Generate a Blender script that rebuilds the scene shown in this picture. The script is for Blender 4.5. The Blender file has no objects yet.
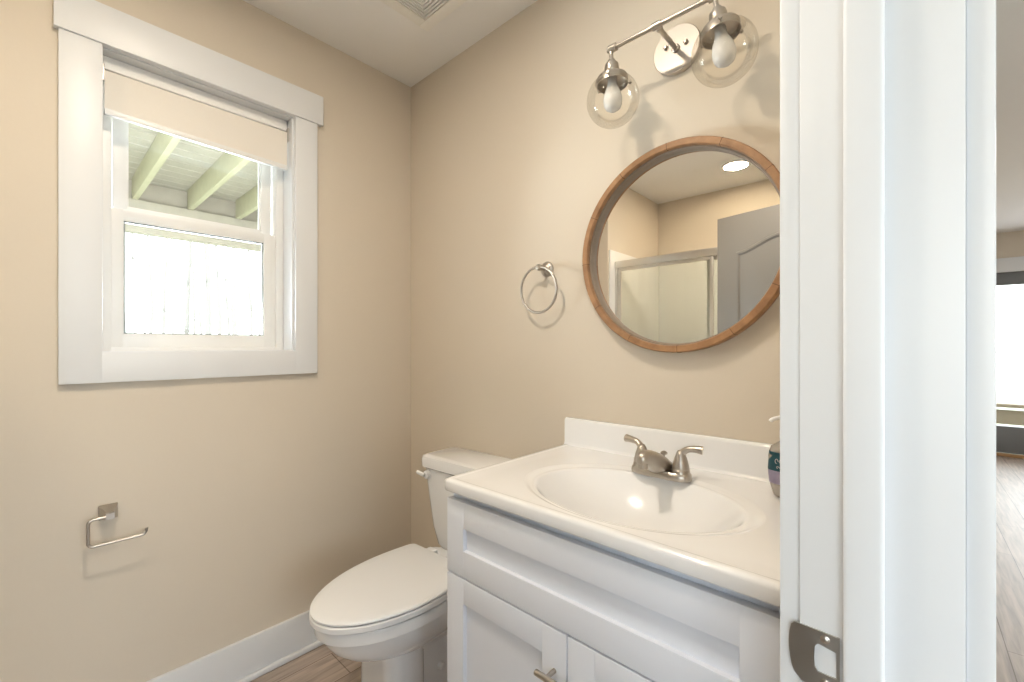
import bpy, bmesh, math, random
from mathutils import Vector, Matrix
PI = math.pi
random.seed(4)
S = bpy.context.scene
COL = S.collection

# ---------------------------------------------------------------- camera, world, lights, exposure
cam_d = bpy.data.cameras.new('camera'); cam = bpy.data.objects.new('camera', cam_d); COL.objects.link(cam)
cam.location = (1.767, -1.216, 1.2); cam.rotation_euler = (PI/2, 0, math.radians(42.4))
cam_d.sensor_width = 36; cam_d.lens = 435.7/1024*36; cam_d.shift_y = 5/1024; cam_d.clip_start = .01
S.camera = cam
S.view_settings.view_transform = 'Standard'; S.view_settings.look = 'None'
S.view_settings.gamma = 1; S.view_settings.exposure = 0.53; S.view_settings.use_curve_mapping = False
w = bpy.data.worlds.new('world'); S.world = w; w.use_nodes = True
bg = w.node_tree.nodes['Background']; bg.inputs[0].default_value = (.93, .97, 1, 1); bg.inputs[1].default_value = 4.5

def area(name, loc, rot, sx, sy, e, col):
    d = bpy.data.lights.new(name, 'AREA'); d.shape = 'RECTANGLE'; d.size = sx; d.size_y = sy; d.energy = e; d.color = col
    o = bpy.data.objects.new(name, d); COL.objects.link(o); o.location = loc; o.rotation_euler = rot
    return o
def disk(name, loc, e, col, size=.15):
    d = bpy.data.lights.new(name, 'AREA'); d.shape = 'DISK'; d.size = size; d.energy = e; d.color = col
    o = bpy.data.objects.new(name, d); COL.objects.link(o); o.location = loc
    return o
# daylight entering by unseen hall windows added for fill (behind the camera, and at its east side), and the far sliding door
area('hall_south_fill', (3.1, -3.1, 1.45), (PI/2, 0, 0), 2.2, 1.5, 7.5, (.70, .84, 1))
area('hall_east_fill', (4.9, -1.2, 1.4), (0, PI/2, 0), 1.5, 2.4, 18, (.66, .82, 1))
area('hall_north_daylight', (3.3, 5.8, 1.2), (-PI/2, 0, 0), 1.6, 1.5, 14, (.92, .96, 1))
area('bath_window_daylight', (-.75, -.806, 1.0), (0, -PI/2-math.radians(32), 0), 1.0, 1.3, 150, (.86, .93, 1))
disk('bath_downlight_light', (.887, -2.04, 2.4325), 6, (1, .81, .55))
disk('bath_downlight_light', (.98, -1.05, 2.4325), 9.6, (1, .86, .69), .13)
for k, (x, y) in enumerate([(3.0, -.9), (3.0, 2.6), (4.2, 4.4)]):
    disk('hall_fill_light', (x, y, 2.4325), 6, (1, .84, .64))  # added fill lamps in the unseen part of the hall

# ---------------------------------------------------------------- materials
def mat(name, col, rough=.5, metal=0, coat=0, noise=None, bump=0, spec=.5, scale=40):
    m = bpy.data.materials.new(name); m.use_nodes = True; nt = m.node_tree; b = nt.nodes['Principled BSDF']
    b.inputs['Base Color'].default_value = (*col, 1); b.inputs['Roughness'].default_value = rough
    b.inputs['Metallic'].default_value = metal; b.inputs['Coat Weight'].default_value = coat
    b.inputs['Specular IOR Level'].default_value = spec
    if noise or bump:
        tc = nt.nodes.new('ShaderNodeTexCoord'); n = nt.nodes.new('ShaderNodeTexNoise')
        n.inputs['Scale'].default_value = scale; n.inputs['Detail'].default_value = 4
        nt.links.new(tc.outputs['Object'], n.inputs['Vector'])
        if noise:
            r = nt.nodes.new('ShaderNodeMix'); r.data_type = 'RGBA'
            r.inputs[6].default_value = (*col, 1); r.inputs[7].default_value = (*noise, 1)
            nt.links.new(n.outputs['Fac'], r.inputs[0]); nt.links.new(r.outputs[2], b.inputs['Base Color'])
        if bump:
            bu = nt.nodes.new('ShaderNodeBump'); bu.inputs['Strength'].default_value = bump; bu.inputs['Distance'].default_value = .002
            nt.links.new(n.outputs['Fac'], bu.inputs['Height']); nt.links.new(bu.outputs['Normal'], b.inputs['Normal'])
    return m
WALL = mat('beige_wall_paint', (.67, .60, .505), .75, noise=(.655, .585, .49), bump=.05, scale=120, spec=.25)
CEIL = mat('ceiling_paint', (.87, .86, .845), .85, noise=(.86, .85, .835), spec=.2)
TRIM = mat('white_trim_paint', (.73, .742, .76), .38, noise=(.72, .732, .75), scale=8)
VINYL = mat('white_vinyl', (.78, .775, .76), .35)
PORC = mat('white_porcelain', (.80, .81, .83), .12, coat=.5)
SEATM = mat('white_seat_plastic', (.79, .80, .82), .28)
CAB = mat('white_cabinet_paint', (.80, .84, .93), .33)
MARB = mat('cultured_marble', (.85, .86, .88), .16, coat=.4)
def brushed(name, col, rough):
    m = mat(name, col, rough, 1)
    nt = m.node_tree; b = nt.nodes['Principled BSDF']
    tc = nt.nodes.new('ShaderNodeTexCoord'); mp = nt.nodes.new('ShaderNodeMapping'); mp.inputs['Scale'].default_value = (300, 300, 12)
    n = nt.nodes.new('ShaderNodeTexNoise'); n.inputs['Scale'].default_value = 3
    mr = nt.nodes.new('ShaderNodeMapRange'); mr.inputs[3].default_value = rough-.01; mr.inputs[4].default_value = rough+.01
    nt.links.new(tc.outputs['Object'], mp.inputs[0]); nt.links.new(mp.outputs[0], n.inputs[0]); nt.links.new(n.outputs['Fac'], mr.inputs[0])
    nt.links.new(mr.outputs[0], b.inputs['Roughness'])
    return m
NICK = brushed('brushed_nickel', (.49, .45, .405), .32)
PLATEM = brushed('brushed_backplate', (.52, .48, .44), .44)
SURR = mat('surround_acrylic', (.80, .79, .77), .45)
ALU = brushed('satin_aluminium', (.72, .70, .66), .3)
STEEL = brushed('worn_nickel_plate', (.52, .50, .47), .36)
MIRR = mat('silvered_mirror', (.93, .93, .92), .0, 1)
DGREY = mat('grey_door_paint', (.20, .185, .165), .42)
DARK = mat('slot_shade', (.03, .028, .025), .8)
FRAMEG = mat('dark_grey_frame', (.16, .165, .17), .45)
SHADE = mat('roller_fabric', (.80, .755, .69), .85, noise=(.77, .72, .65), bump=.1, scale=300)
SOCK = mat('frosted_bulb_glass', (.86, .86, .86), .25)
SOCK.node_tree.nodes['Principled BSDF'].inputs['Transmission Weight'].default_value = .35
BARK = mat('pale_bark', (.30, .29, .28), .9, noise=(.24, .23, .22), scale=6)
GRASS = mat('dry_grass_ground', (.25, .27, .20), .95, noise=(.32, .32, .25), scale=2)
LUMB = mat('treated_lumber', (.62, .60, .46), .8, noise=(.50, .49, .37), scale=12)
DECKB = mat('weathered_deck_boards', (.60, .57, .53), .85, noise=(.45, .43, .40), scale=10)
RAILW = mat('warm_deck_wood', (.15, .115, .07), .8, noise=(.11, .08, .05), scale=10)
THRESH = mat('oak_threshold', (.42, .24, .10), .45, noise=(.34, .18, .07), scale=30)
PUMP = mat('white_pump_plastic', (.86, .86, .86), .3)
LABEL = mat('teal_label', (.03, .13, .17), .4)
LABEL2 = mat('lavender_label', (.42, .40, .58), .4, noise=(.62, .55, .70), scale=160)
SOAP = mat('clear_lilac_soap', (.62, .56, .50), .12, coat=.4)
SOAP.node_tree.nodes['Principled BSDF'].inputs['Transmission Weight'].default_value = .55

def glass(name, tint=(1, 1, 1), edge=(.9, .93, .92), ior=1.45, rough=0.0, amount=1.0):
    m = bpy.data.materials.new(name); m.use_nodes = True; nt = m.node_tree; nt.nodes.clear()
    out = nt.nodes.new('ShaderNodeOutputMaterial'); mx = nt.nodes.new('ShaderNodeMixShader')
    tr = nt.nodes.new('ShaderNodeBsdfTransparent'); gl = nt.nodes.new('ShaderNodeBsdfGlossy'); gl.inputs['Roughness'].default_value = rough
    lw = nt.nodes.new('ShaderNodeLayerWeight'); lw.inputs[0].default_value = .22
    cm = nt.nodes.new('ShaderNodeMix'); cm.data_type = 'RGBA'; cm.inputs[6].default_value = (*tint, 1); cm.inputs[7].default_value = (*edge, 1)
    fr = nt.nodes.new('ShaderNodeFresnel'); fr.inputs[0].default_value = ior
    mu = nt.nodes.new('ShaderNodeMath'); mu.operation = 'MULTIPLY'; mu.inputs[1].default_value = amount
    pw = nt.nodes.new('ShaderNodeMath'); pw.operation = 'POWER'; pw.inputs[1].default_value = 4; nt.links.new(lw.outputs['Facing'], pw.inputs[0])
    nt.links.new(pw.outputs[0], cm.inputs[0]); nt.links.new(cm.outputs[2], tr.inputs[0])
    nt.links.new(fr.outputs[0], mu.inputs[0]); nt.links.new(mu.outputs[0], mx.inputs[0])
    nt.links.new(tr.outputs[0], mx.inputs[1]); nt.links.new(gl.outputs[0], mx.inputs[2]); nt.links.new(mx.outputs[0], out.inputs[0])
    return m
GLASS = glass('window_glass', (.97, .99, .98), (.9, .95, .93))
GLOBE = glass('clear_globe_glass', (.975, .965, .94), (.80, .77, .72), amount=.4)
SHGL = glass('shower_glass', (.93, .95, .93), (.8, .85, .83), amount=.6)

def emis(name, col, s):
    m = bpy.data.materials.new(name); m.use_nodes = True; b = m.node_tree.nodes['Principled BSDF']
    b.inputs['Emission Color'].default_value = (*col, 1); b.inputs['Emission Strength'].default_value = s
    return m
LENS = emis('lit_downlight_lens', (1, .95, .85), 6)

def plank(name, base, dark, bw, bl, rot):
    m = bpy.data.materials.new(name); m.use_nodes = True; nt = m.node_tree; b = nt.nodes['Principled BSDF']
    b.inputs['Roughness'].default_value = .42
    tc = nt.nodes.new('ShaderNodeTexCoord'); mp = nt.nodes.new('ShaderNodeMapping'); mp.inputs['Rotation'].default_value = (0, 0, rot)
    br = nt.nodes.new('ShaderNodeTexBrick'); br.inputs['Scale'].default_value = 1
    br.inputs['Brick Width'].default_value = bl; br.inputs['Row Height'].default_value = bw
    br.inputs['Mortar Size'].default_value = .0018; br.inputs['Color1'].default_value = (*base, 1)
    br.inputs['Color2'].default_value = (base[0]*.82, base[1]*.82, base[2]*.82, 1); br.inputs['Mortar'].default_value = (*dark, 1)
    br.inputs['Bias'].default_value = .1
    m2 = nt.nodes.new('ShaderNodeMapping'); m2.inputs['Scale'].default_value = (2.2, 28, 1)
    n = nt.nodes.new('ShaderNodeTexNoise'); n.inputs['Scale'].default_value = 2.0; n.inputs['Detail'].default_value = 6; n.inputs['Distortion'].default_value = .6
    mr = nt.nodes.new('ShaderNodeMapRange'); mr.inputs[1].default_value = .3; mr.inputs[2].default_value = .7; mr.inputs[3].default_value = .68; mr.inputs[4].default_value = 1.18
    mu = nt.nodes.new('ShaderNodeMix'); mu.data_type = 'RGBA'; mu.blend_type = 'MULTIPLY'; mu.inputs[0].default_value = 1
    L = nt.links.new
    L(tc.outputs['Object'], mp.inputs[0]); L(mp.outputs[0], br.inputs['Vector']); L(mp.outputs[0], m2.inputs[0]); L(m2.outputs[0], n.inputs['Vector'])
    L(n.outputs['Fac'], mr.inputs[0]); L(br.outputs['Color'], mu.inputs[6]); L(mr.outputs[0], mu.inputs[7]); L(mu.outputs[2], b.inputs['Base Color'])
    return m
FLOOR = plank('wood_plank_floor', (.53, .44, .38), (.20, .155, .13), .15, 1.2, PI/2)

def wood_frame_mat():
    m = bpy.data.materials.new('brown_mirror_wood'); m.use_nodes = True; nt = m.node_tree; b = nt.nodes['Principled BSDF']
    b.inputs['Roughness'].default_value = .5
    tc = nt.nodes.new('ShaderNodeTexCoord'); mp = nt.nodes.new('ShaderNodeMapping'); mp.inputs['Scale'].default_value = (12, 12, 12)
    n = nt.nodes.new('ShaderNodeTexNoise'); n.inputs['Scale'].default_value = 2.5; n.inputs['Detail'].default_value = 6
    cr = nt.nodes.new('ShaderNodeValToRGB'); cr.color_ramp.elements[0].position = .3; cr.color_ramp.elements[1].position = .7
    cr.color_ramp.elements[0].color = (.25, .125, .055, 1); cr.color_ramp.elements[1].color = (.40, .215, .10, 1)
    L = nt.links.new; L(tc.outputs['Object'], mp.inputs[0]); L(mp.outputs[0], n.inputs['Vector']); L(n.outputs['Fac'], cr.inputs[0]); L(cr.outputs[0], b.inputs['Base Color'])
    return m
MWOOD = wood_frame_mat()

# ---------------------------------------------------------------- mesh helpers (all shapes given in room coordinates)
def merge(bm, t):
    me = bpy.data.meshes.new('tmp'); t.to_mesh(me); t.free(); bm.from_mesh(me); bpy.data.meshes.remove(me)
def box(bm, x0, x1, y0, y1, z0, z1, bev=0, seg=2):
    t = bmesh.new()
    v = [t.verts.new((x, y, z)) for z in (z0, z1) for x, y in ((x0, y0), (x1, y0), (x1, y1), (x0, y1))]
    for f in ((3, 2, 1, 0), (4, 5, 6, 7), (0, 1, 5, 4), (1, 2, 6, 5), (2, 3, 7, 6), (3, 0, 4, 7)): t.faces.new([v[i] for i in f])
    if bev: bmesh.ops.bevel(t, geom=list(t.edges), offset=bev, segments=seg, affect='EDGES', profile=.6)
    merge(bm, t); return bm
def loft(bm, rings, caps=(True, True), close=False):
    R = [[bm.verts.new(p) for p in r] for r in rings]; n = len(R[0])
    m = len(R) if close else len(R)-1
    for i in range(m):
        a, b = R[i], R[(i+1) % len(R)]
        for k in range(n): bm.faces.new((a[k], a[(k+1) % n], b[(k+1) % n], b[k]))
    if not close:
        if caps[0]: bm.faces.new(list(reversed(R[0])))
        if caps[1]: bm.faces.new(R[-1])
    return R
def tube(bm, pts, r, seg=16, close=False, flat=1.0):
    P = [Vector(p) for p in pts]; N = len(P); rs = r if isinstance(r, (list, tuple)) else [r]*N
    rings = []; up = None
    for i in range(N):
        if close: d = (P[(i+1) % N]-P[i-1]).normalized()
        else: d = (P[min(i+1, N-1)]-P[max(i-1, 0)]).normalized()
        if up is None:
            up = Vector((0, 0, 1)) if abs(d.z) < .9 else Vector((1, 0, 0))
        a = d.cross(up)
        if a.length < 1e-4: a = d.orthogonal()
        a.normalize(); b = a.cross(d).normalized(); up = b
        rings.append([tuple(P[i]+rs[i]*(math.cos(t)*a+math.sin(t)*b*flat)) for t in [2*PI*k/seg for k in range(seg)]])
    loft(bm, rings, close=close); return bm
def lathe(bm, prof, c, axis='z', seg=32, caps=(True, True)):
    rings = []
    for r, h in prof:
        r = max(r, 1e-4); ring = []
        for k in range(seg):
            a = 2*PI*k/seg; u, v = r*math.cos(a), r*math.sin(a)
            if axis == 'z': ring.append((c[0]+u, c[1]+v, c[2]+h))
            elif axis == 'y': ring.append((c[0]+u, c[1]+h, c[2]+v))
            else: ring.append((c[0]+h, c[1]+u, c[2]+v))
        rings.append(ring)
    loft(bm, rings, caps); return bm
def catmull(P, n=8):
    P = [Vector(p) for p in P]; Q = [P[0]*2-P[1]]+P+[P[-1]*2-P[-2]]; out = []
    for i in range(1, len(Q)-2):
        a, b, c, d = Q[i-1:i+3]
        for k in range(n):
            t = k/n; out.append(.5*((2*b)+(c-a)*t+(2*a-5*b+4*c-d)*t*t+(3*b-a-3*c+d)*t**3))
    out.append(P[-1]); return out
def obj(name, bm, m, parent=None, ang=35, origin=None):
    bmesh.ops.recalc_face_normals(bm, faces=bm.faces)
    if parent is not None: off = Vector(parent['o'])
    elif origin: off = Vector(origin)
    else:
        xs = [v.co for v in bm.verts]
        off = Vector(((min(c.x for c in xs)+max(c.x for c in xs))/2, (min(c.y for c in xs)+max(c.y for c in xs))/2, min(c.z for c in xs)))
    for v in bm.verts: v.co -= off
    me = bpy.data.meshes.new(name); bm.to_mesh(me); bm.free()
    for p in me.polygons: p.use_smooth = True
    me.set_sharp_from_angle(angle=math.radians(ang))
    me.materials.append(m); o = bpy.data.objects.new(name, me); COL.objects.link(o)
    if parent is not None: o.parent = parent; o['o'] = parent['o']
    else: o.location = off; o['o'] = tuple(off)
    return o
def tag(o, label=None, cat=None, group=None, kind=None):
    if label: o['label'] = label
    if cat: o['category'] = cat
    if group: o['group'] = group
    if kind: o['kind'] = kind
    return o
def thing(name, loc, label=None, cat=None, group=None, kind=None):
    o = bpy.data.objects.new(name, None); o.empty_display_size = .05; COL.objects.link(o); o.location = loc; o['o'] = tuple(loc)
    return tag(o, label, cat, group, kind)
def st(name, bm, m, parent=None): 
    o = obj(name, bm, m, parent)
    if parent is None: o['kind'] = 'structure'
    return o
B = bmesh.new
def boxes(*L, bev=0):
    bm = B()
    for a in L: box(bm, *a, bev=bev)
    return bm

# ---------------------------------------------------------------- the setting
H = 2.44
WX0, WX1 = 1.688, 1.80         # wall between bathroom and hall
JY, HY = -.716, -1.536         # strike-side and hinge-side jamb faces
NY = 5.93
st('floor', boxes((0, 5, -3.2, NY, -.1, 0)), FLOOR)
st('ceiling', boxes((-.15, 5.1, -3.3, NY+.1, H, H+.12)), CEIL)
wy0, wy1, wz0, wz1 = -1.084, -.535, 1.18, 2.088
st('wall_left', boxes((-.15, 0, -2.58, wy0, 0, H), (-.15, 0, wy1, .1, 0, H), (-.15, 0, wy0, wy1, 0, wz0), (-.15, 0, wy0, wy1, wz1, H)), WALL)
st('wall_back', boxes((0, WX0, 0, .1, 0, H)), WALL)
st('wall_shower', boxes((0, .14, -2.48, -1.62, 0, H)), WALL)
st('wall_rear', boxes((0, WX0, -2.58, -2.48, 0, H)), WALL)
st('wall_right', boxes((WX0, WX1, JY+.02, NY, 0, H), (WX0, WX1, -3.2, HY-.02, 0, H), (WX0, WX1, HY-.02, JY+.02, 2.05, H)), WALL)
# hall walls, with unseen window openings added for daylight fill
st('wall_south', boxes((WX1, 2.0, -3.3, -3.2, 0, H), (4.2, 5, -3.3, -3.2, 0, H), (2.0, 4.2, -3.3, -3.2, 0, .7), (2.0, 4.2, -3.3, -3.2, 2.2, H)), WALL)
st('wall_east', boxes((5, 5.1, -3.3, -2.4, 0, H), (5, 5.1, 0, NY+.1, 0, H), (5, 5.1, -2.4, 0, 0, .65), (5, 5.1, -2.4, 0, 2.15, H)), WALL)
dx0, dx1 = 2.2, 4.1
st('wall_north', boxes((WX0, dx0, NY, NY+.12, 0, H), (dx1, 5, NY, NY+.12, 0, H), (dx0, dx1, NY, NY+.12, 2.01, H)), WALL)
for n, (a, b) in enumerate([((2.0, 4.2, -3.27, -3.23), (.7, 2.2)), ((5.03, 5.07, -2.4, 0), (.65, 2.15))]):
    x0, x1, y0, y1 = a; z0, z1 = b
    wn = thing('window_%d' % (n+3), ((x0+x1)/2, (y0+y1)/2, z0), kind='structure')  # unseen window, added to let daylight into the hall
    if n == 0: fr = boxes((x0, x1, y0, y1, z0, z0+.06), (x0, x1, y0, y1, z1-.06, z1), (x0, x0+.06, y0, y1, z0, z1), (x1-.06, x1, y0, y1, z0, z1), (3.07, 3.13, y0, y1, z0, z1)); gb = (x0+.05, x1-.05, -3.252, -3.248, z0+.05, z1-.05)
    else: fr = boxes((x0, x1, y0, y1, z0, z0+.06), (x0, x1, y0, y1, z1-.06, z1), (x0, x1, y0, y0+.06, z0, z1), (x0, x1, y1-.06, y1, z0, z1), (x0, x1, -1.23, -1.17, z0, z1)); gb = (5.048, 5.052, y0+.05, y1-.05, z0+.05, z1-.05)
    obj('window_frame', fr, VINYL, wn); obj('window_glass', boxes(gb), GLASS, wn)

# far sliding glass door of the hall
d2 = thing('door_2', ((dx0+dx1)/2, NY+.05, 0), kind='structure')
f2 = B()
box(f2, dx0, dx1, NY+.01, NY+.1, 1.87, 2.01, .004); box(f2, dx0, dx1, NY+.01, NY+.1, .03, .32, .004)
for x in (dx0, 3.10, dx1-.1): box(f2, x, x+.1, NY+.01, NY+.1, .03, 2.01, .004)
obj('door_frame', f2, FRAMEG, d2)
obj('glass_pane', boxes((dx0+.08, dx1-.08, NY+.052, NY+.058, .3, 1.9)), GLASS, d2)
h2 = B(); tube(h2, [(3.09, NY+.0, .9), (3.09, NY-.03, .93), (3.09, NY-.03, 1.15), (3.09, NY, 1.18)], .008); obj('door_handle', h2, STEEL, d2)
obj('threshold', boxes((dx0, dx1, NY-.05, NY+.01, 0, .03), bev=.004), THRESH, d2)
st('trim_1', boxes((dx0-.1, dx1+.1, NY-.018, NY, 2.005, 2.16), (dx0-.09, dx0+.005, NY-.016, NY, 0, 2.005), (dx1-.005, dx1+.09, NY-.016, NY, 0, 2.005), bev=.002), TRIM)

# baseboards with shoe moulding
def base(name, L, shoe):
    bm = B()
    for a in L: box(bm, *a, .003)
    for a in shoe: box(bm, *a, .006, 3)
    st(name, bm, TRIM)
base('baseboard_left', [(0, .014, -1.62, 0, 0, .15)], [(.013, .029, -1.62, -.014, 0, .022)])
base('baseboard_back', [(.0145, .934, -.014, 0, 0, .15)], [(.03, .934, -.029, -.013, 0, .022)])
base('baseboard_shower', [(.0145, .14, -1.62, -1.606, 0, .15)], [(.03, .14, -1.607, -1.591, 0, .022)])
base('baseboard_hall', [(WX1, WX1+.014, -.60, NY-.05, 0, .13), (WX1, WX1+.014, -3.2, -1.65, 0, .13)], [])

# bathroom door frame: jambs, stops, casings
st('trim_2', boxes((WX0, WX1, JY, JY+.02, 0, 2.03), (WX0, WX1, HY-.02, HY, 0, 2.03), (WX0, WX1, HY, JY, 2.03, 2.05), bev=.0015), TRIM)
sb = B()
for a in ((1.7225, 1.751, JY-.012, JY, 0, 2.018), (1.7225, 1.751, HY, HY+.012, 0, 2.018), (1.7225, 1.751, HY+.0, JY-.0, 2.018, 2.03)):
    box(sb, *a, .0035, 3)
st('trim_3', sb, TRIM)
def casing(x0, x1, name):
    bm = B()
    box(bm, x0, x1, JY+.005, JY+.07, 0, 2.035, .003); box(bm, x0, x1, HY-.09, HY-.005, 0, 2.035, .003); box(bm, x0, x1, HY-.1, JY+.08, 2.035, 2.13, .003)
    st(name, bm, TRIM)
casing(WX0-.018, WX0, 'trim_4'); casing(WX1, WX1+.017, 'trim_5')

# strike plate on the jamb
sp = thing('strike_plate', (1.70, JY, .905), 'worn nickel door strike plate with a curved lip and square latch hole', 'strike plate')
def plate_outline():
    P = [(1.7195, .877), (1.7195, .931), (1.690, .932), (1.684, .9315), (1.681, .928), (1.6795, .921), (1.679, .913), (1.679, .905), (1.680, .896), (1.6815, .889), (1.684, .883), (1.690, .878)]
    return P
bm = B(); yo = JY-.0018
O = plate_outline()
Hh = [(1.7170, .8925), (1.7170, .9165), (1.703, .9195), (1.7005, .9155), (1.700, .905), (1.7005, .8965), (1.703, .8925)]
ov = [bm.verts.new((x, yo, z)) for x, z in O]; hv = [bm.verts.new((x, yo, z)) for x, z in Hh]
ee = [bm.edges.new((ov[i], ov[(i+1) % len(ov)])) for i in range(len(ov))]+[bm.edges.new((hv[i], hv[(i+1) % len(hv)])) for i in range(len(hv))]
bmesh.ops.triangle_fill(bm, edges=ee, use_beauty=True)
ex = bmesh.ops.extrude_face_region(bm, geom=list(bm.faces)); bmesh.ops.translate(bm, verts=[v for v in ex['geom'] if isinstance(v, bmesh.types.BMVert)], vec=(0, .0022, 0))
for v in bm.verts:
    if v.co.x < 1.689: v.co.y += (1.689-v.co.x)*.25
obj('plate', bm, STEEL, sp)
for z in (.8845, .9255):
    bm = B(); lathe(bm, [(.0038, 0), (.0038, -.0012), (.002, -.0022), (.0005, -.0024)], (1.7085, yo, z), 'y', 16); obj('screw', bm, NICK, sp)

# ---------------------------------------------------------------- window_1 in the left wall
wn = thing('window_1', (0, -.806, wz0), kind='structure')
bm = B()
box(bm, 0, .017, wy0-.088, wy0+.002, 1.092, wz1+.002, .002); box(bm, 0, .017, wy1-.002, wy1+.082, 1.092, wz1+.002, .002)
box(bm, 0, .0168, wy0-.084, wy1+.08, 1.092, wz0+.002, .002)
obj('casing', bm, TRIM, wn)
obj('head_casing', boxes((0, .024, wy0-.097, wy1+.103, wz1-.001, 2.202), bev=.002), TRIM, wn)
rl = boxes((-.15, 0, wy0-.001, wy0+.004, wz0, wz1), (-.15, 0, wy1-.010, wy1+.001, wz0, wz1), (-.15, 0, wy0+.004, wy1-.010, wz0-.001, wz0+.004), (-.15, 0, wy0+.004, wy1-.010, wz1-.004, wz1+.001))
obj('recess_lining', rl, TRIM, wn)
a0, a1 = wy0+.004, wy1-.010
fr = B()
for x in ((-.15, -.085),):
    box(fr, *x, a0, a0+.026, 1.184, 2.084, .002); box(fr, *x, a1-.026, a1, 1.184, 2.084, .002)
    box(fr, *x, a0+.024, a1-.024, 1.180, 1.195, .002); box(fr, *x, a0+.024, a1-.024, 2.04, 2.084, .002)
obj('window_frame', fr, VINYL, wn)
def sash(x0, x1, ys, zs, g, nm):
    (y0, y1), (z0, z1), (gy0, gy1, gz0, gz1) = ys, zs, g
    bm = B(); box(bm, x0, x1, y0, gy0, z0, z1, .003); box(bm, x0, x1, gy1, y1, z0, z1, .003)
    box(bm, x0, x1, gy0-.004, gy1+.004, z0, gz0, .003); box(bm, x0, x1, gy0-.004, gy1+.004, gz1, z1, .003)
    s = obj(nm, bm, VINYL, wn)
    xm = (x0+x1)/2; obj('pane', boxes((xm-.003, xm+.003, gy0-.002, gy1+.002, gz0-.002, gz1+.002)), GLASS, s)
    bd = B()
    for q in ((x0+.004, x1-.006, gy0-.001, gy0+.004, gz0, gz1), (x0+.004, x1-.006, gy1-.004, gy1+.001, gz0, gz1), (x0+.004, x1-.006, gy0, gy1, gz0-.001, gz0+.003), (x0+.004, x1-.006, gy0, gy1, gz1-.004, gz1+.001)): box(bd, *q)
    obj('glazing_bead', bd, mat('glazing_bead', (.30, .33, .32), .5) if nm == 'lower_sash' else VINYL, s)
sash(-.122, -.10, (-1.055, -.568), (1.193, 1.64), (-1.023, -.612, 1.240, 1.603), 'lower_sash')
sash(-.147, -.126, (-1.048, -.576), (1.62, 2.045), (-1.012, -.615, 1.656, 2.01), 'upper_sash')

# roller shade in the recess
def skew(bm):
    for q in bm.verts:
        if q.co.z < 1.95: q.co.z += .016*(a1-q.co.y)/(a1-a0)-.001
    return bm
rs = thing('roller_shade', (-.045, -.806, 1.89), 'cream roller shade pulled up at the top of the bathroom window', 'window shade')
obj('head_rail', boxes((-.062, -.040, a0+.003, a1-.003, 2.044, 2.083), bev=.002), CEIL, rs)
bm = B(); tube(bm, [(-.05, a0+.006, 2.022), (-.05, a1-.006, 2.022)], .019, 20); obj('roller', bm, SHADE, rs)
bm = B()
prof = [(-.030, 2.03), (-.0305, 1.91)]
box(bm, -.0335, -.0305, a0+.006, a1-.006, 1.903, 2.035)
skew(bm); obj('fabric', bm, SHADE, rs)
obj('bottom_bar', skew(boxes((-.040, -.025, a0+.005, a1-.005, 1.886, 1.906), bev=.005)), VINYL, rs)
for y in (a0+.002, a1-.005): obj('bracket', boxes((-.072, -.022, y-.001, y+.004, 2.0, 2.05), bev=.001), STEEL, rs)

# ---------------------------------------------------------------- toilet
CX = .523
t = thing('toilet', (CX, -.1, 0), 'white two-piece toilet with closed lid between the wall and the vanity', 'toilet')
YM, YF = -.40, -.697
def egg(hw, yb, yf, z, bw=1.0, ym=YM, n=40, cr=.02, ef=2.0):
    """closed bowl outline: long rounded nose (-y), nearly straight sides, square back of half width hw*bw"""
    P = []
    for k in range(n+1):
        a = PI+PI*k/n; c, q = math.cos(a), math.sin(a)
        P.append((CX+hw*abs(c)**(2/ef)*(1 if c >= 0 else -1), ym+(ym-yf)*(-abs(q)**(2/ef)), z))
    side = []
    for k in range(1, 9):
        u = k/9; side.append((hw*(1-(1-bw)*u**2), ym+(yb-cr-ym)*u))
    wb = hw*bw
    for k in range(5):
        a = PI/2*k/4; side.append((wb-cr+cr*math.cos(a), yb-cr+cr*math.sin(a)))
    P += [(CX+x, y, z) for x, y in side]+[(CX-x, y, z) for x, y in reversed(side)]
    return P
def rrect(x0, x1, y0, y1, z, r=.03, n=6):
    P = []
    for (cx, cy, a0) in ((x1-r, y1-r, 0), (x0+r, y1-r, PI/2), (x0+r, y0+r, PI), (x1-r, y0+r, 1.5*PI)):
        for k in range(n+1): a = a0+PI/2*k/n; P.append((cx+r*math.cos(a), cy+r*math.sin(a), z))
    return P
bm = B(); R = []
for z, hw, yb, yf, bw in ((.225, .080, -.18, -.47, 1), (.246, .088, -.17, -.50, 1), (.262, .102, -.16, -.545, .98), (.279, .119, -.15, -.585, .95), (.300, .137, -.15, -.618, .9), (.326, .153, -.15, -.645, .85), (.353, .164, -.15, -.662, .8), (.377, .169, -.15, -.671, .78),
                          (.380, .1695, -.15, -.673, .78), (.3815, .177, -.15, -.685, .78), (.408, .178, -.15, -.687, .78), (.415, .177, -.15, -.685, .78), (.4175, .172, -.15, -.678, .78)):
    R.append(egg(hw, yb, yf, z, bw, cr=.03))
loft(bm, R); obj('bowl', bm, PORC, t, 28)
bm = B()
loft(bm, [rrect(CX-.105, CX+.105, -.525, -.36, 0, .05), rrect(CX-.103, CX+.103, -.522, -.36, .03, .05), rrect(CX-.097, CX+.097, -.515, -.37, .10, .045), rrect(CX-.095, CX+.095, -.515, -.37, .24, .045), rrect(CX-.10, CX+.10, -.53, -.34, .31, .05)])
loft(bm, [rrect(CX-.085, CX+.085, -.40, -.09, 0, .03), rrect(CX-.083, CX+.083, -.40, -.09, .05, .03), rrect(CX-.066, CX+.066, -.40, -.10, .09, .03), rrect(CX-.066, CX+.066, -.40, -.11, .30, .03)])
obj('pedestal', bm, PORC, t, 35)
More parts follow.
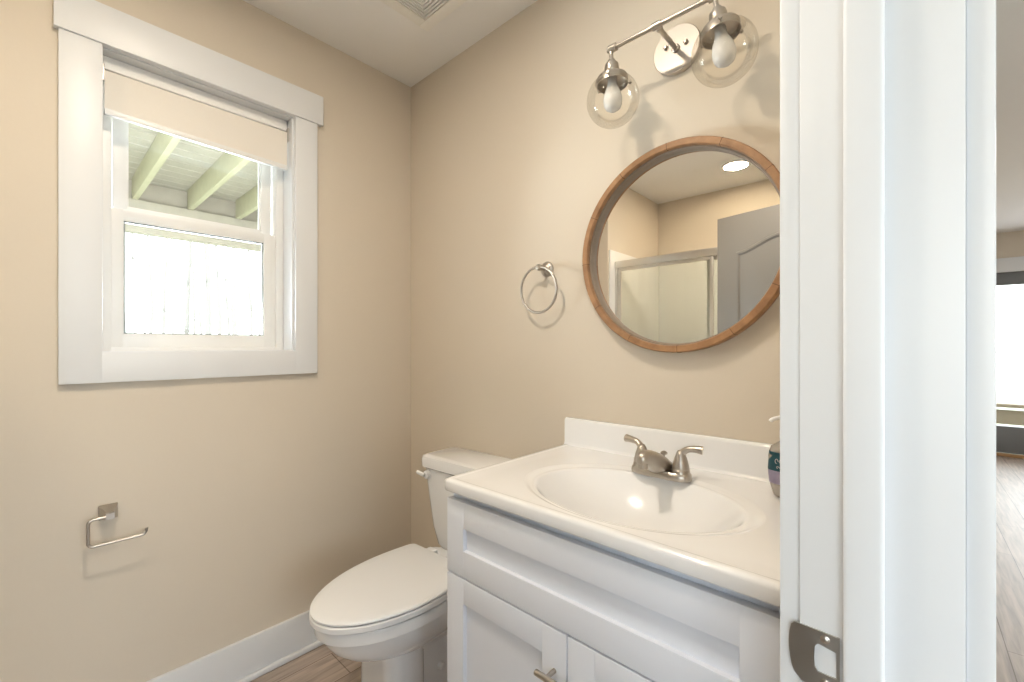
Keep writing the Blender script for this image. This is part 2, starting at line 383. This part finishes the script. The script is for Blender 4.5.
bm = B()
loft(bm, [rrect(CX-.12, CX+.12, -.25, -.04, z, .035) for z in (.29, .408)]+[rrect(CX-.115, CX+.115, -.245, -.045, .414, .03)]); obj('tank_deck', bm, PORC, t)
bm = B()
loft(bm, [egg(.1765, -.232, -.694, .419, .93), egg(.180, -.230, -.699, .4215, .93), egg(.180, -.230, -.699, .435, .93), egg(.177, -.232, -.695, .4385, .93)]); obj('seat', bm, SEATM, t)
bm = B()
loft(bm, [egg(.1755, -.236, -.692, .4405, .925), egg(.1795, -.233, -.698, .443, .925), egg(.1795, -.233, -.698, .447, .925), egg(.176, -.235, -.693, .4505, .925), egg(.165, -.243, -.675, .4525, .92), egg(.12, -.28, -.60, .4545, .9)]); obj('lid', bm, SEATM, t, 50)
for q in (-1, 1):
    bm = B(); box(bm, CX+q*.075-.022, CX+q*.075+.022, -.232, -.205, .412, .446, .006, 3); obj('hinge', bm, SEATM, t)
bm = B(); R = []
for z, xl, yf in ((.414, .125, -.142), (.43, .136, -.152), (.50, .149, -.165), (.60, .157, -.176), (.70, .168, -.184), (.728, .170, -.185)):
    R.append(rrect(CX-xl, CX+xl, yf, -.014, z, .035))
loft(bm, R); obj('tank', bm, PORC, t, 40)
bm = B()
loft(bm, [rrect(CX-.170, CX+.170, -.188, -.010, .727, .03), rrect(CX-.177, CX+.177, -.196, -.008, .734, .03), rrect(CX-.178, CX+.178, -.197, -.008, .762, .03), rrect(CX-.175, CX+.175, -.194, -.010, .773, .03), rrect(CX-.163, CX+.163, -.182, -.02, .778, .025)])
obj('tank_lid', bm, PORC, t, 45)
lx = CX-.135
lv = B(); lathe(lv, [(.015, .003), (.017, -.004), (.015, -.011), (.009, -.014)], (lx, -.186, .705), 'y', 24)
hl = obj('flush_lever', lv, SEATM, t)
bm = B(); tube(bm, catmull([(lx, -.202, .705), (lx-.018, -.206, .709), (lx-.036, -.208, .713)], 5), [.0075]*5+[.0072]*5+[.0065], 12); obj('lever_arm', bm, SEATM, hl)
for q in (-1, 1):
    bm = B(); lathe(bm, [(.013, 0), (.013, q*.006), (.009, q*.012), (.001, q*.014)], (CX+q*.0645, -.30, .127), 'x', 16); obj('bolt_cap', bm, SEATM, t)
t.rotation_euler = (0, 0, math.radians(3))

# ---------------------------------------------------------------- vanity cabinet
FX0, FX1, FY = .914, 1.643, -.522
v = thing('vanity_cabinet', (1.29, -.27, 0), 'white shaker vanity cabinet with two doors under the sink top', 'cabinet')
obj('body', boxes((.916, .932, -.503, -.03, 0, .836), (1.625, 1.641, -.503, -.03, 0, .836), (.932, 1.625, -.046, -.03, .10, .70), (.932, 1.625, -.49, -.046, .10, .116), (.932, 1.625, -.45, -.435, 0, .10),
              (.932, 1.625, -.503, -.492, .80, .836), (.932, .96, -.503, -.485, .10, .80), (1.60, 1.625, -.503, -.485, .10, .80), (.96, 1.60, -.503, -.487, .62, .66), bev=.001), CAB, v)
def shaker(x0, x1, z0, z1, rail=.06, tb=None):
    tb = tb or rail
    bm = B(); y0, y1 = FY, -.5045; a, b, c, d = x0+rail, x1-rail, z0+tb, z1-tb
    box(bm, x0, a, y0, y1, z0, z1, .0018); box(bm, b, x1, y0, y1, z0, z1, .0018)
    box(bm, a-.001, b+.001, y0+.0006, y1, z0, c, .0018); box(bm, a-.001, b+.001, y0+.0006, y1, d, z1, .0018)
    box(bm, a-.002, b+.002, y0+.011, y1, c-.002, d+.002)
    return bm
obj('drawer_front', shaker(FX0, FX1, .642, .823, .060, .064), CAB, v)
for x0, x1, kx in ((FX0, 1.2755, 1.247), (1.2785, FX1, 1.307)):
    d = obj('door', shaker(x0, x1, .105, .638, .060), CAB, v)
    bm = B(); tube(bm, [(kx-.026, FY-.028, .557), (kx-.025, FY-.028, .557), (kx+.025, FY-.028, .557), (kx+.026, FY-.028, .557)], [.0052, .006, .006, .0052], 16); tube(bm, [(kx, FY+.001, .557), (kx, FY-.024, .557)], .0048, 14)
    tag(obj('knob', bm, NICK, d), 'brushed nickel T-bar pull')

# ---------------------------------------------------------------- sink top with integral oval basin
X0, X1, Y0, Y1, ZT = .913, 1.684, -.535, -.003, .872
top = thing('sink_top', (1.30, -.28, .846), 'glossy white one-piece sink top with oval basin and backsplash', 'countertop')
EC = (1.301, -.310); EA, EB = .268, .196
angs = [2*PI*k/128 for k in range(128)]
def rect_pt(a, ins):
    x0, x1, y0, y1 = X0+ins, X1-ins*.2, Y0+ins, Y1
    c, s = math.cos(a), math.sin(a); ts = []
    if abs(c) > 1e-9: ts.append(((x1 if c > 0 else x0)-EC[0])/c)
    if abs(s) > 1e-9: ts.append(((y1 if s > 0 else y0)-EC[1])/s)
    tt = min(q for q in ts if q > 0)
    X_, Y_ = EC[0]+c*tt, EC[1]+s*tt; r = .012; qx, qy = x0+r, y0+r      # rounded front-left corner
    if X_ < qx and Y_ < qy:
        d = Vector((X_-qx, Y_-qy)); d.normalize(); X_, Y_ = qx+d.x*r, qy+d.y*r
    return X_, Y_
for ins in (0,):
    for cx, cy in ((X0, Y0), (X1, Y0), (X1, Y1), (X0, Y1)): angs.append(math.atan2(cy-EC[1], cx-EC[0]) % (2*PI))
angs = sorted(set(angs))
def ell_pt(a, k=1):
    c, s = math.cos(a), math.sin(a); rr = 1/math.sqrt((c/EA)**2+(s/EB)**2); return EC[0]+c*rr*k, EC[1]+s*rr*k
rings = []
for f in (0, .3, .6): 
    rings.append([(*[e+(q-e)*f for e, q in zip(ell_pt(a), rect_pt(a, .026))], ZT) for a in angs])
for ins, dz in ((.022, 0), (.0195, .0003), (.017, .0012), (.0145, .0016), (.009, .0017), (.006, .0012), (.0025, -.0006), (.0008, -.003), (0, -.006), (0, -.024), (.0012, -.027), (.004, -.028)):
    rings.append([(*rect_pt(a, ins), ZT+dz) for a in angs])
bm = B(); loft(bm, rings, caps=(False, False)); obj('deck', bm, MARB, top, 60)
bm = B(); rings = []
def sm(x): x = max(0, min(1, x)); return x*x*(3-2*x)
for s in [1, .985, .97, .955, .94, .92, .905, .89, .875, .86, .84, .82, .79, .75, .70, .64, .56, .46, .34, .22, .10, .02]:
    q = max(0, (.885-s)/.885); q = q*q/(q+.022); dz = .005*sm((1-s)/.085)+.118*(1-(1-min(1, q*1.02))**2.5)
    k = s; cyo = -.004*sm((1-s)/.1)+.012*(1-s)
    rings.append([(ell_pt(a, k)[0], ell_pt(a, k)[1]+cyo, ZT-dz) for a in angs])
loft(bm, rings, caps=(False, True)); bs = obj('basin', bm, MARB, top, 80)
bm = B(); lathe(bm, [(.022, 0), (.024, .003), (.02, .005), (.012, .003), (.012, .008), (.001, .009)], (1.295, -.31, ZT-.1235), 'z', 28); obj('drain', bm, NICK, bs)
bm = B()
R = []
for i in range(25):
    q = i/24; x = X0+(X1-X0)*q
def bsp(z, y, dx): return y, z
prof = [(-.026, ZT-.001), (-.0225, ZT+.004), (-.0205, ZT+.010), (-.020, ZT+.08), (-.019, ZT+.0865), (-.015, ZT+.0895), (-.006, ZT+.0895), (-.002, ZT+.0885), (-.002, ZT-.001)]
loft(bm, [[(x, y, z) for y, z in prof] for x in (X0+.0005, X0+.003, X1)])
for vv in bm.verts:
    if vv.co.x < X0+.002 and vv.co.z > ZT+.08: vv.co.z -= .003
obj('backsplash', bm, MARB, top, 50)

# faucet
fc = thing('faucet', (1.30, -.145, ZT), 'brushed nickel two-handle centerset faucet on the sink top', 'faucet')
zb = ZT
bm = B()
def stad(hx, hy, z, cy=-.145):
    P = []
    for k in range(32):
        a = 2*PI*k/32; c, s = math.cos(a), math.sin(a); e = 3
        P.append((1.30+hx*abs(c)**(2/e)*(1 if c >= 0 else -1), cy+hy*abs(s)**(2/e)*(1 if s >= 0 else -1), z))
    return P
loft(bm, [stad(.076, .028, zb), stad(.0765, .0285, zb+.006), stad(.0755, .0275, zb+.014), stad(.072, .024, zb+.018), stad(.060, .014, zb+.0195)]); obj('base', bm, NICK, fc, 40)
bm = B(); R = []   # broad low arched spout reaching over the basin
for y, hw, z0_, z1_ in ((-.114, .018, .010, .020), (-.120, .027, .010, .028), (-.136, .030, .010, .041), (-.155, .029, .010, .054), (-.172, .026, .012, .063), (-.190, .0225, .017, .070), (-.208, .019, .027, .0755), (-.226, .016, .038, .079), (-.242, .0140, .045, .0795), (-.254, .0125, .047, .075), (-.260, .008, .052, .068)):
    zc, hz = zb+(z0_+z1_)/2, (z1_-z0_)/2
    R.append([(1.30+hw*abs(math.cos(a))**.85*(1 if math.cos(a) >= 0 else -1), y, zc+hz*abs(math.sin(a))**.85*(1 if math.sin(a) >= 0 else -1)) for a in [2*PI*k/28 for k in range(28)]])
loft(bm, R); obj('spout', bm, NICK, fc, 60)
bm = B(); lathe(bm, [(.0105, .010), (.0115, .004), (.0115, -.009), (.009, -.011)], (1.30, -.245, zb+.048), 'z', 20); obj('aerator', bm, NICK, fc)
bm = B(); tube(bm, [(1.30, -.128, zb+.012), (1.30, -.125, zb+.050)], .0028, 10); lathe(bm, [(.003, 0), (.0085, .003), (.0085, .007), (.004, .010)], (1.30, -.125, zb+.048), 'z', 16); obj('lift_rod', bm, NICK, fc)
for s in (-1, 1):
    hx = 1.30+s*.051
    bm = B(); lathe(bm, [(.0215, .012), (.0215, .024), (.020, .0255), (.0205, .0275), (.0185, .038), (.0155, .049), (.0125, .058), (.0105, .065), (.007, .071), (.001, .073)], (hx, -.145, zb), 'z', 28)
    h = obj('handle', bm, NICK, fc, 50)
    bm = B(); P = catmull([(hx, -.145, zb+.050), (hx+s*.003, -.144, zb+.064), (hx+s*.015, -.141, zb+.075), (hx+s*.033, -.138, zb+.078), (hx+s*.049, -.135, zb+.077+(0 if s > 0 else .002))], 6)
    n = len(P); tube(bm, P, [.0115-.003*math.sin(i/(n-1)*PI)+.0002 for i in range(n)], 18, flat=.9); obj('lever', bm, NICK, h, 50)

# soap bottle
so = thing('soap_bottle', (1.572, -.12, ZT+.001), 'clear pump soap bottle with a teal label at the right of the sink', 'bottle')
def ell(hx, hy, z, n=40, cx=1.572, cy=-.12, e=2.4):
    return [(cx+hx*abs(math.cos(a))**(2/e)*(1 if math.cos(a) >= 0 else -1), cy+hy*abs(math.sin(a))**(2/e)*(1 if math.sin(a) >= 0 else -1), z) for a in [2*PI*k/n for k in range(n)]]
z0 = ZT+.001
bm = B(); loft(bm, [ell(.022, .015, z0), ell(.027, .019, z0+.004), ell(.034, .022, z0+.03), ell(.0365, .023, z0+.055), ell(.036, .023, z0+.09), ell(.031, .021, z0+.108), ell(.018, .016, z0+.118), ell(.013, .013, z0+.122), ell(.013, .013, z0+.13)]); obj('bottle', bm, SOAP, so, 60)
def band(z, zz, hx, hy, hx2, hy2, e=2.4):
    b = B(); A = [p for p in ell(hx, hy, z, 80) if p[1] < -.12+.001]; C = [p for p in ell(hx2, hy2, zz, 80) if p[1] < -.12+.001]
    va = [b.verts.new(p) for p in A]; vc = [b.verts.new(p) for p in C]
    for i in range(len(A)-1): b.faces.new((va[i], va[i+1], vc[i+1], vc[i]))
    bmesh.ops.solidify(b, geom=list(b.faces), thickness=.0003); return b
lb = obj('label', band(z0+.058, z0+.098, .0372, .0237, .0348, .0232), LABEL, so)
obj('lower_label', band(z0+.030, z0+.058, .0346, .0227, .0372, .0237), LABEL2, so)
bm = B()
def script(x, z, sc, hgt, nlet):
    for q in range(nlet):
        P = [(x+q*sc+sc*.9*math.cos(a)*.4, -.1442-.0004, z+hgt*math.sin(a)*(.5 if q % 2 else .8)) for a in [2*PI*k/14 for k in range(12)]]
        tube(bm, P, .0005, 6)
script(1.556, z0+.080, .0075, .006, 6); script(1.558, z0+.067, .0055, .0025, 7)
obj('lettering', bm, PUMP, lb)
pm = B(); lathe(pm, [(.0145, .128), (.0145, .144), (.010, .147), (.0045, .148), (.0045, .166), (.009, .168), (.009, .176), (.002, .178)], (1.572, -.12, z0), 'z', 24)
tube(pm, catmull([(1.572, -.12, z0+.172), (1.562, -.128, z0+.173), (1.547, -.136, z0+.168), (1.543, -.138, z0+.163)], 5), .0042, 12); obj('pump', pm, PUMP, so)

# ---------------------------------------------------------------- round mirror
MC = (1.286, 0, 1.4715)
mi = thing('round_mirror', (MC[0], 0, MC[2]), 'round wall mirror with a thin brown wooden frame above the sink', 'mirror')
bm = B(); seg = 96
pf = [(.2875, -.002), (.2895, -.006), (.2895, -.040), (.287, -.043), (.2725, -.043), (.2705, -.041), (.2705, -.028), (.281, -.026), (.281, -.002)]
rings = []
for k in range(seg):
    a = 2*PI*k/seg; rings.append([(MC[0]+r*math.cos(a), y, MC[2]+r*math.sin(a)) for r, y in pf])
loft(bm, rings, close=True); obj('frame', bm, MWOOD, mi, 40)
pf = [(.2805, -.0255), (.2705, -.0275), (.2665, -.0262), (.2655, -.024), (.2655, -.012), (.2645, -.0105), (.2645, -.003), (.2805, -.003)]
bm = B(); rings = []
for k in range(seg):
    a = 2*PI*k/seg; rings.append([(MC[0]+r*math.cos(a), y, MC[2]+r*math.sin(a)) for r, y in pf])
loft(bm, rings, close=True); obj('inner_rim', bm, mat('grey_brown_inner_rim', (.30, .24, .19), .6, noise=(.22, .17, .13), scale=60), mi, 40)  # mottled grey-brown, duller than the front band
JM = mat('dark_joint', (.07, .035, .015), .8)
for k in range(12):
    a = 2*PI*(k+.1)/12; c, s_ = math.cos(a), math.sin(a)
    bm = B(); tube(bm, [(MC[0]+r*c, y, MC[2]+r*s_) for r, y in ((.2896, -.01), (.2896, -.0402), (.287, -.0432), (.2725, -.0432), (.2703, -.0410), (.2703, -.029))], .0006, 6)
    obj('joint_line', bm, JM, mi)
bm = B(); lathe(bm, [(.2643, -.004), (.2643, -.0095)], MC, 'y', 96); obj('mirror_glass', bm, MIRR, mi)

# ---------------------------------------------------------------- vanity light
BY = -.14
vl = thing('vanity_light', (1.29, 0, 2.02), 'brushed nickel two-globe wall light above the round mirror', 'wall light')
bm = B(); lathe(bm, [(.064, 0), (.0655, -.003), (.0655, -.013), (.0635, -.016), (.001, -.0165)], (1.288, -.001, 2.024), 'y', 64)
bp = obj('backplate', bm, PLATEM, vl, 35)
for dx, dz in ((-.028, .014), (.028, .006)):
    bm = B(); lathe(bm, [(.006, 0), (.006, -.007), (.004, -.010), (.001, -.0105)], (1.288+dx, -.016, 2.024+dz), 'y', 16); obj('screw', bm, NICK, bp)
bm = B(); tube(bm, [(1.288, -.015, 2.024), (1.288, BY, 2.022)], .0062, 16); lathe(bm, [(.011, 0), (.011, -.006), (.008, -.009)], (1.288, -.017, 2.024), 'y', 20)
lathe(bm, [(.008, 0), (.0095, -.002), (.0095, -.010), (.007, -.013)], (1.288, BY+.018, 2.022), 'y', 20); obj('arm', bm, NICK, vl)
bm = B(); tube(bm, [(1.157, BY, 2.022), (1.430, BY, 2.022)], .0062, 16)
for x in (1.288,): tube(bm, [(x-.012, BY, 2.022), (x-.011, BY, 2.022), (x+.011, BY, 2.022), (x+.012, BY, 2.022)], [.008, .0098, .0098, .008], 20)
for x, s in ((1.157, -1), (1.430, 1)):
    tube(bm, [(x-s*.016, BY, 2.022), (x-s*.015, BY, 2.022), (x+s*.006, BY, 2.022), (x+s*.007, BY, 2.022), (x+s*.012, BY, 2.022), (x+s*.0125, BY, 2.022)], [.0075, .0105, .0105, .0065, .0065, .004], 18)
obj('crossbar', bm, NICK, vl, 25)
def tilted(bm, x, deg):
    bmesh.ops.rotate(bm, verts=bm.verts, cent=(x, BY, 2.0), matrix=Matrix.Rotation(-math.radians(deg), 3, 'Y')); return bm
for x, tl in ((1.157, 2), (1.432, 8)):
    c = (x, BY, 0)
    bm = B(); lathe(bm, [(.0055, 2.018), (.0055, 1.992), (.010, 1.990), (.012, 1.982), (.0185, 1.978), (.0195, 1.972), (.0195, 1.958), (.0175, 1.954), (.0185, 1.950), (.0185, 1.946), (.024, 1.944), (.041, 1.941), (.0425, 1.938), (.0425, 1.921), (.0405, 1.921), (.0405, 1.936), (.024, 1.938), (.001, 1.938)], c, 'z', 40)
    so_ = obj('socket', tilted(bm, x, tl), NICK, vl, 28)
    for q in range(3):
        a = 2*PI*q/3+2.9; d = Vector((math.cos(a), math.sin(a), 0)); p0 = Vector((x, BY, 1.929))
        b2 = B(); tube(b2, [p0+d*.036, p0+d*.048, p0+d*.0485, p0+d*.053], [.0018, .0018, .0042, .0042], 10); obj('thumb_screw', tilted(b2, x, tl), NICK, so_)
    a = 2.6; d = Vector((math.cos(a), math.sin(a), 0)); p0 = Vector((x, BY, 1.966))
    b2 = B(); tube(b2, [p0+d*.017, p0+d*.026, p0+d*.0265, p0+d*.030], [.003, .003, .0065, .0065], 14); obj('switch_knob', tilted(b2, x, tl), NICK, so_)
    gz, gr = 1.878, .071; P = []
    a0 = math.asin(.036/gr)
    P.append((.036, gz+gr*math.cos(a0)+.008))
    for k in range(25): q = a0+(PI-a0)*k/24; P.append((gr*math.sin(q), gz+gr*math.cos(q)))
    bm = B(); lathe(bm, P, c, 'z', 56, caps=(False, True)); obj('globe', tilted(bm, x, tl), GLOBE, vl, 80)
    bm = B(); lathe(bm, [(.0125, 1.944), (.0125, 1.928), (.014, 1.918), (.019, 1.906), (.0235, 1.893), (.0255, 1.879), (.0245, 1.866), (.0205, 1.856), (.012, 1.8495), (.001, 1.848)], c, 'z', 32); obj('bulb', tilted(bm, x, tl), SOCK, vl, 60)

# ---------------------------------------------------------------- towel ring
tr = thing('towel_ring', (.82, 0, 1.40), 'brushed nickel towel ring on the wall left of the mirror', 'towel ring')
bm = B(); lathe(bm, [(.026, 0), (.0265, -.004), (.023, -.008), (.019, -.010), (.018, -.014), (.012, -.016), (.0085, -.020), (.0085, -.040), (.011, -.043), (.011, -.052), (.008, -.056), (.001, -.057)], (.826, -.001, 1.470), 'y', 32); obj('mount', bm, NICK, tr, 40)
bm = B(); P = []
for k in range(64):
    a = 2*PI*k/64; P.append((.822+.078*math.cos(a), -.047-.003*math.sin(a), 1.3935+.078*math.sin(a)))
tube(bm, P, .0045, 14, close=True); obj('ring', bm, NICK, tr)

# ---------------------------------------------------------------- toilet paper holder
tp = thing('toilet_paper_holder', (0, -1.069, .70), 'empty brushed nickel toilet paper holder on the wall below the window', 'paper holder')
bm = B(); py, pz = -1.069, .708
def sq(h, x, hz=None): hz = hz or h; return [(x, py-h, pz-hz), (x, py+h, pz-hz), (x, py+h, pz+hz), (x, py-h, pz+hz)]
loft(bm, [sq(.020, .001), sq(.0215, .004), sq(.0215, .010), sq(.0165, .024), sq(.0095, .042), sq(.0095, .050), sq(.0095, .063)]); bmesh.ops.bevel(bm, geom=list(bm.edges), offset=.0012, segments=2, affect='EDGES'); obj('mount', bm, NICK, tp)
X = .056
bm = B()
def arcp(cy, cz, r, a0, a1, n=6): return [(X, cy+r*math.cos(a0+(a1-a0)*k/n), cz+r*math.sin(a0+(a1-a0)*k/n)) for k in range(n+1)]
P = [(X, -1.066, .7065)]+arcp(-1.103, .6945, .012, PI/2, PI)+arcp(-1.103, .642, .012, PI, 1.5*PI)+[(X, -1.05, .630)]+arcp(-1.0, .642, .012, -PI/2, 0)+[(X, -.988, .648)]
tube(bm, P, .0042, 14); obj('hook_bar', bm, NICK, tp)

# ---------------------------------------------------------------- ceiling vent
gv = thing('ceiling_vent', (.52, -.32, H), 'white square exhaust fan grille with concentric slots in the ceiling', 'ceiling vent')
vx0, vx1, vy0, vy1 = .375, .665, -.47, -.18
def ringbox(bm, x0, x1, y0, y1, w, z0, z1, bev=0):
    box(bm, x0, x1, y0, y0+w, z0, z1, bev); box(bm, x0, x1, y1-w, y1, z0, z1, bev); box(bm, x0, x0+w, y0+w, y1-w, z0, z1, bev); box(bm, x1-w, x1, y0+w, y1-w, z0, z1, bev)
bm = B(); ringbox(bm, vx0, vx1, vy0, vy1, .042, H-.013, H-.001, .003); obj('frame', bm, mat('cream_vent_plastic', (.86, .84, .79), .5), gv)
bm = B(); q = .045
while q < .135:
    ringbox(bm, vx0+q, vx1-q, vy0+q, vy1-q, .0065, H-.010, H-.004); q += .0115
box(bm, (vx0+vx1)/2-.008, (vx0+vx1)/2+.008, (vy0+vy1)/2-.008, (vy0+vy1)/2+.008, H-.010, H-.004)
obj('slats', bm, CEIL, gv)
obj('shade_backing', boxes((vx0+.03, vx1-.03, vy0+.03, vy1-.03, H-.003, H-.001)), DARK, gv)  # dark sheet paints the shade between the slats

# ---------------------------------------------------------------- downlights
def downlight(x, y, lab):
    d = thing('downlight', (x, y, H), lab, 'ceiling light', 'recessed ceiling downlights')
    bm = B(); lathe(bm, [(.078, -.001), (.092, -.001), (.090, -.007), (.076, -.010), (.074, -.006)], (x, y, H), 'z', 40, caps=(False, False)); obj('trim_ring', bm, TRIM, d)
    bm = B(); lathe(bm, [(.078, -.002), (.077, -.006), (.001, -.0065)], (x, y, H), 'z', 40); obj('lens', bm, LENS, d)
downlight(.887, -2.04, 'lit recessed downlight over the shower seen in the mirror')
downlight(.98, -1.05, 'lit recessed downlight in the middle of the bathroom ceiling')
for x, y in ((3.0, -.9), (3.0, 2.6), (4.2, 4.4)): downlight(x, y, 'unseen downlight added in the hall ceiling to brighten the hall')  # unseen fittings added to go with the hall fill lamps

# ---------------------------------------------------------------- tub, surround and sliding shower doors (seen in the mirror)
tub = thing('bathtub', (.9, -2.09, 0), 'white alcove bathtub behind the sliding shower doors', 'bathtub')
bm = B()
def rr(i, z, r): return rrect(.141+i, 1.687-i, -2.479+i, -1.70-i, z, r)
loft(bm, [rr(0, 0, .01), rr(0, .37, .01), rr(.004, .378, .012), rr(.06, .38, .05), rr(.075, .37, .06), rr(.12, .10, .09), rr(.15, .08, .09)]); obj('tub', bm, PORC, tub)
sur = thing('shower_surround', (.9, -2.3, .385), 'glossy white shower wall surround above the tub', 'shower surround')
obj('panel', boxes((.1405, .152, -2.479, -1.635, .385, 1.905), bev=.003), SURR, sur); obj('panel', boxes((.152, 1.676, -2.479, -2.468, .385, 1.905), bev=.003), SURR, sur); obj('panel', boxes((1.676, 1.6875, -2.479, -1.635, .385, 1.905), bev=.003), SURR, sur)
sd = thing('shower_door', (.9, -1.72, .385), 'sliding glass shower door with satin aluminium frame', 'shower door')
bm = B(); box(bm, .153, 1.675, -1.75, -1.70, 1.775, 1.825, .004); obj('header_rail', bm, ALU, sd)
obj('bottom_track', boxes((.153, 1.675, -1.75, -1.70, .382, .405), bev=.003), ALU, sd)
for x in (.153, 1.655): obj('wall_jamb', boxes((x, x+.02, -1.745, -1.705, .405, 1.775), bev=.002), ALU, sd)
for x0, x1, y in ((.175, .845, -1.716), (.80, 1.652, -1.734)):
    bm = B(); box(bm, x0, x0+.022, y-.006, y+.006, .41, 1.772, .002); box(bm, x1-.022, x1, y-.006, y+.006, .41, 1.772, .002); box(bm, x0+.022, x1-.022, y-.006, y+.006, .41, .43, .002); box(bm, x0+.022, x1-.022, y-.006, y+.006, 1.752, 1.772, .002)
    p = obj('sliding_panel', bm, ALU, sd); obj('glass', boxes((x0+.02, x1-.02, y-.003, y+.003, .425, 1.757)), SHGL, p)

# ---------------------------------------------------------------- bathroom door, swung open into the room (seen in the mirror)
dr = thing('door_1', (1.680, -1.534, .01), kind='structure')
hx, hy = 1.680, -1.534          # built closed along -x from the hinge, then turned
W, DT = .812, .035
def archout(x0, x1, z0, z1, rise, n=20):
    P = [(x0, z0), (x1, z0), (x1, z1)]
    for k in range(1, n):
        q = k/n; P.append((x1+(x0-x1)*q, z1+rise*(.5-.5*math.cos(2*PI*q))**.8))
    P.append((x0, z1)); return P
bm = B(); box(bm, hx-W, hx, hy, hy+DT, .012, 2.0, .002); slab = obj('slab', bm, DGREY, dr)
for side, ys, sg in ((0, hy+DT, 1), (1, hy, -1)):
    for (z0, z1, rise) in ((.25, .83, 0), (.98, 1.775, .075)):
        x0, x1 = hx-W+.118, hx-.118
        def ins(o): 
            return archout(x0+o, x1-o, z0+o, z1-o, rise) if rise else archout(x0+o, x1-o, z0+o, z1-o, 0)
        bm = B(); loft(bm, [[(x, ys+sg*yy, z) for x, z in ins(o)] for o, yy in ((0, -.001), (.005, .009), (.015, .009), (.025, .001), (.040, .001), (.072, .009))])
        obj('panel_moulding', bm, DGREY, dr, 25)
for ys, sg in ((hy+DT, 1), (hy, -1)):
    bm = B(); lathe(bm, [(.03, 0), (.03, .006*sg), (.012, .010*sg), (.011, .034*sg), (.020, .040*sg), (.027, .052*sg), (.024, .064*sg), (.010, .069*sg)], (hx-W+.07, ys, .905), 'y', 28); obj('door_knob', bm, NICK, dr)
dr.rotation_euler = (0, 0, math.radians(12.7))
dr.location = (1.680, -1.530, .0)

# ---------------------------------------------------------------- outside: ground, deck overhead, trees, railing
bm = B(); box(bm, -60, 60, -60, 70, -.5, -.12); st('ground', bm, GRASS)
dk = thing('upper_deck', (-1.8, -.8, 2.4), 'raised wooden deck overhead outside the bathroom window', 'deck')
y = -4.22
while y < 4:
    obj('joist', boxes((-3.3, -.17, y-.02, y+.02, 2.49, 2.68), bev=.003), LUMB, dk); y += .40
bm = B(); x = -3.42
while x < -.2:
    box(bm, x, x+.130, -4.5, 4.2, 2.68, 2.71); x += .143
obj('decking', bm, DECKB, dk)
obj('beam', boxes((-3.34, -3.26, -4.5, 4.2, 2.20, 2.49), bev=.004), DECKB, dk)
obj('rim_board', boxes((-3.40, -3.36, -4.5, 4.2, 2.47, 2.68), bev=.003), DECKB, dk)
for y in (-3.9, 3.6): obj('post', boxes((-3.37, -3.23, y-.07, y+.07, -.12, 2.2), bev=.004), LUMB, dk)
def tree(x, y, h, r, lean, lab, grp, nb=9):
    bm = B(); P = [Vector((x, y, -.15))]
    for k in range(1, 9): P.append(Vector((x+lean*k/8*h*.12+random.uniform(-.05, .05), y+random.uniform(-.08, .08)+lean*k/8*h*.06, h*k/8)))
    tube(bm, P, [r*(1-.85*k/8) for k in range(9)], 8)
    for q in range(nb):
        k = random.randint(1, 7); p = P[k].copy(); a = random.uniform(0, 2*PI); L = random.uniform(.5, 1.3)*(.35 if nb == 9 else 1.5); d = Vector((math.cos(a), math.sin(a), .9)).normalized()
        Q = [p, p+d*L*.4, p+d*L*.7+Vector((0, 0, .15*L)), p+d*L+Vector((random.uniform(-.3, .3), random.uniform(-.3, .3), .3*L))]
        tube(bm, Q, [r*.35, r*.25, r*.15, r*.05], 6)
        for e in range(2):
            d2_ = Vector((random.uniform(-1, 1), random.uniform(-1, 1), random.uniform(.2, 1))).normalized()*L*.5
            tube(bm, [Q[2], Q[2]+d2_*.5, Q[2]+d2_+Vector((0, 0, .1))], [r*.12, r*.08, r*.03], 5)
    tag(obj('tree', bm, BARK), lab, 'tree', grp)
for k in range(16):
    px = 126+k*9.6+random.uniform(-2, 2); u = (px-512)/435.7; dd = (15, 21, 27)[k % 3]+random.uniform(-.5, .5)
    dxx, dyy = -.6743+.7385*u, .7385+.6743*u
    tree(1.767+dxx*dd, -1.216+dyy*dd, random.uniform(9, 13), random.uniform(.05, .11), random.uniform(-.6, .6), 'bare slender tree in the bright woods beyond the bathroom window', 'bare trees beyond the bathroom window')
for k in range(5):
    tree(3.2+k*1.5+random.uniform(-.4, .4), 18+random.uniform(-2, 5), 7, .10, random.uniform(-.6, .6), 'bare branching tree beyond the hall glass door', 'bare trees beyond the hall door', 16)
rl_ = thing('deck_railing', (3.5, 8.0, -.12), 'low light brown wooden deck railing outside the hall glass door', 'railing')
obj('top_rail', boxes((1.0, 6.5, 7.93, 8.07, .34, .385), bev=.004), RAILW, rl_)
obj('side_board', boxes((1.0, 6.5, 7.98, 8.02, .10, .30), bev=.004), RAILW, rl_)
for x in (1.2, 3.0, 4.8, 6.3): obj('post', boxes((x-.045, x+.045, 8.021, 8.11, -.12, .34), bev=.004), RAILW, rl_)
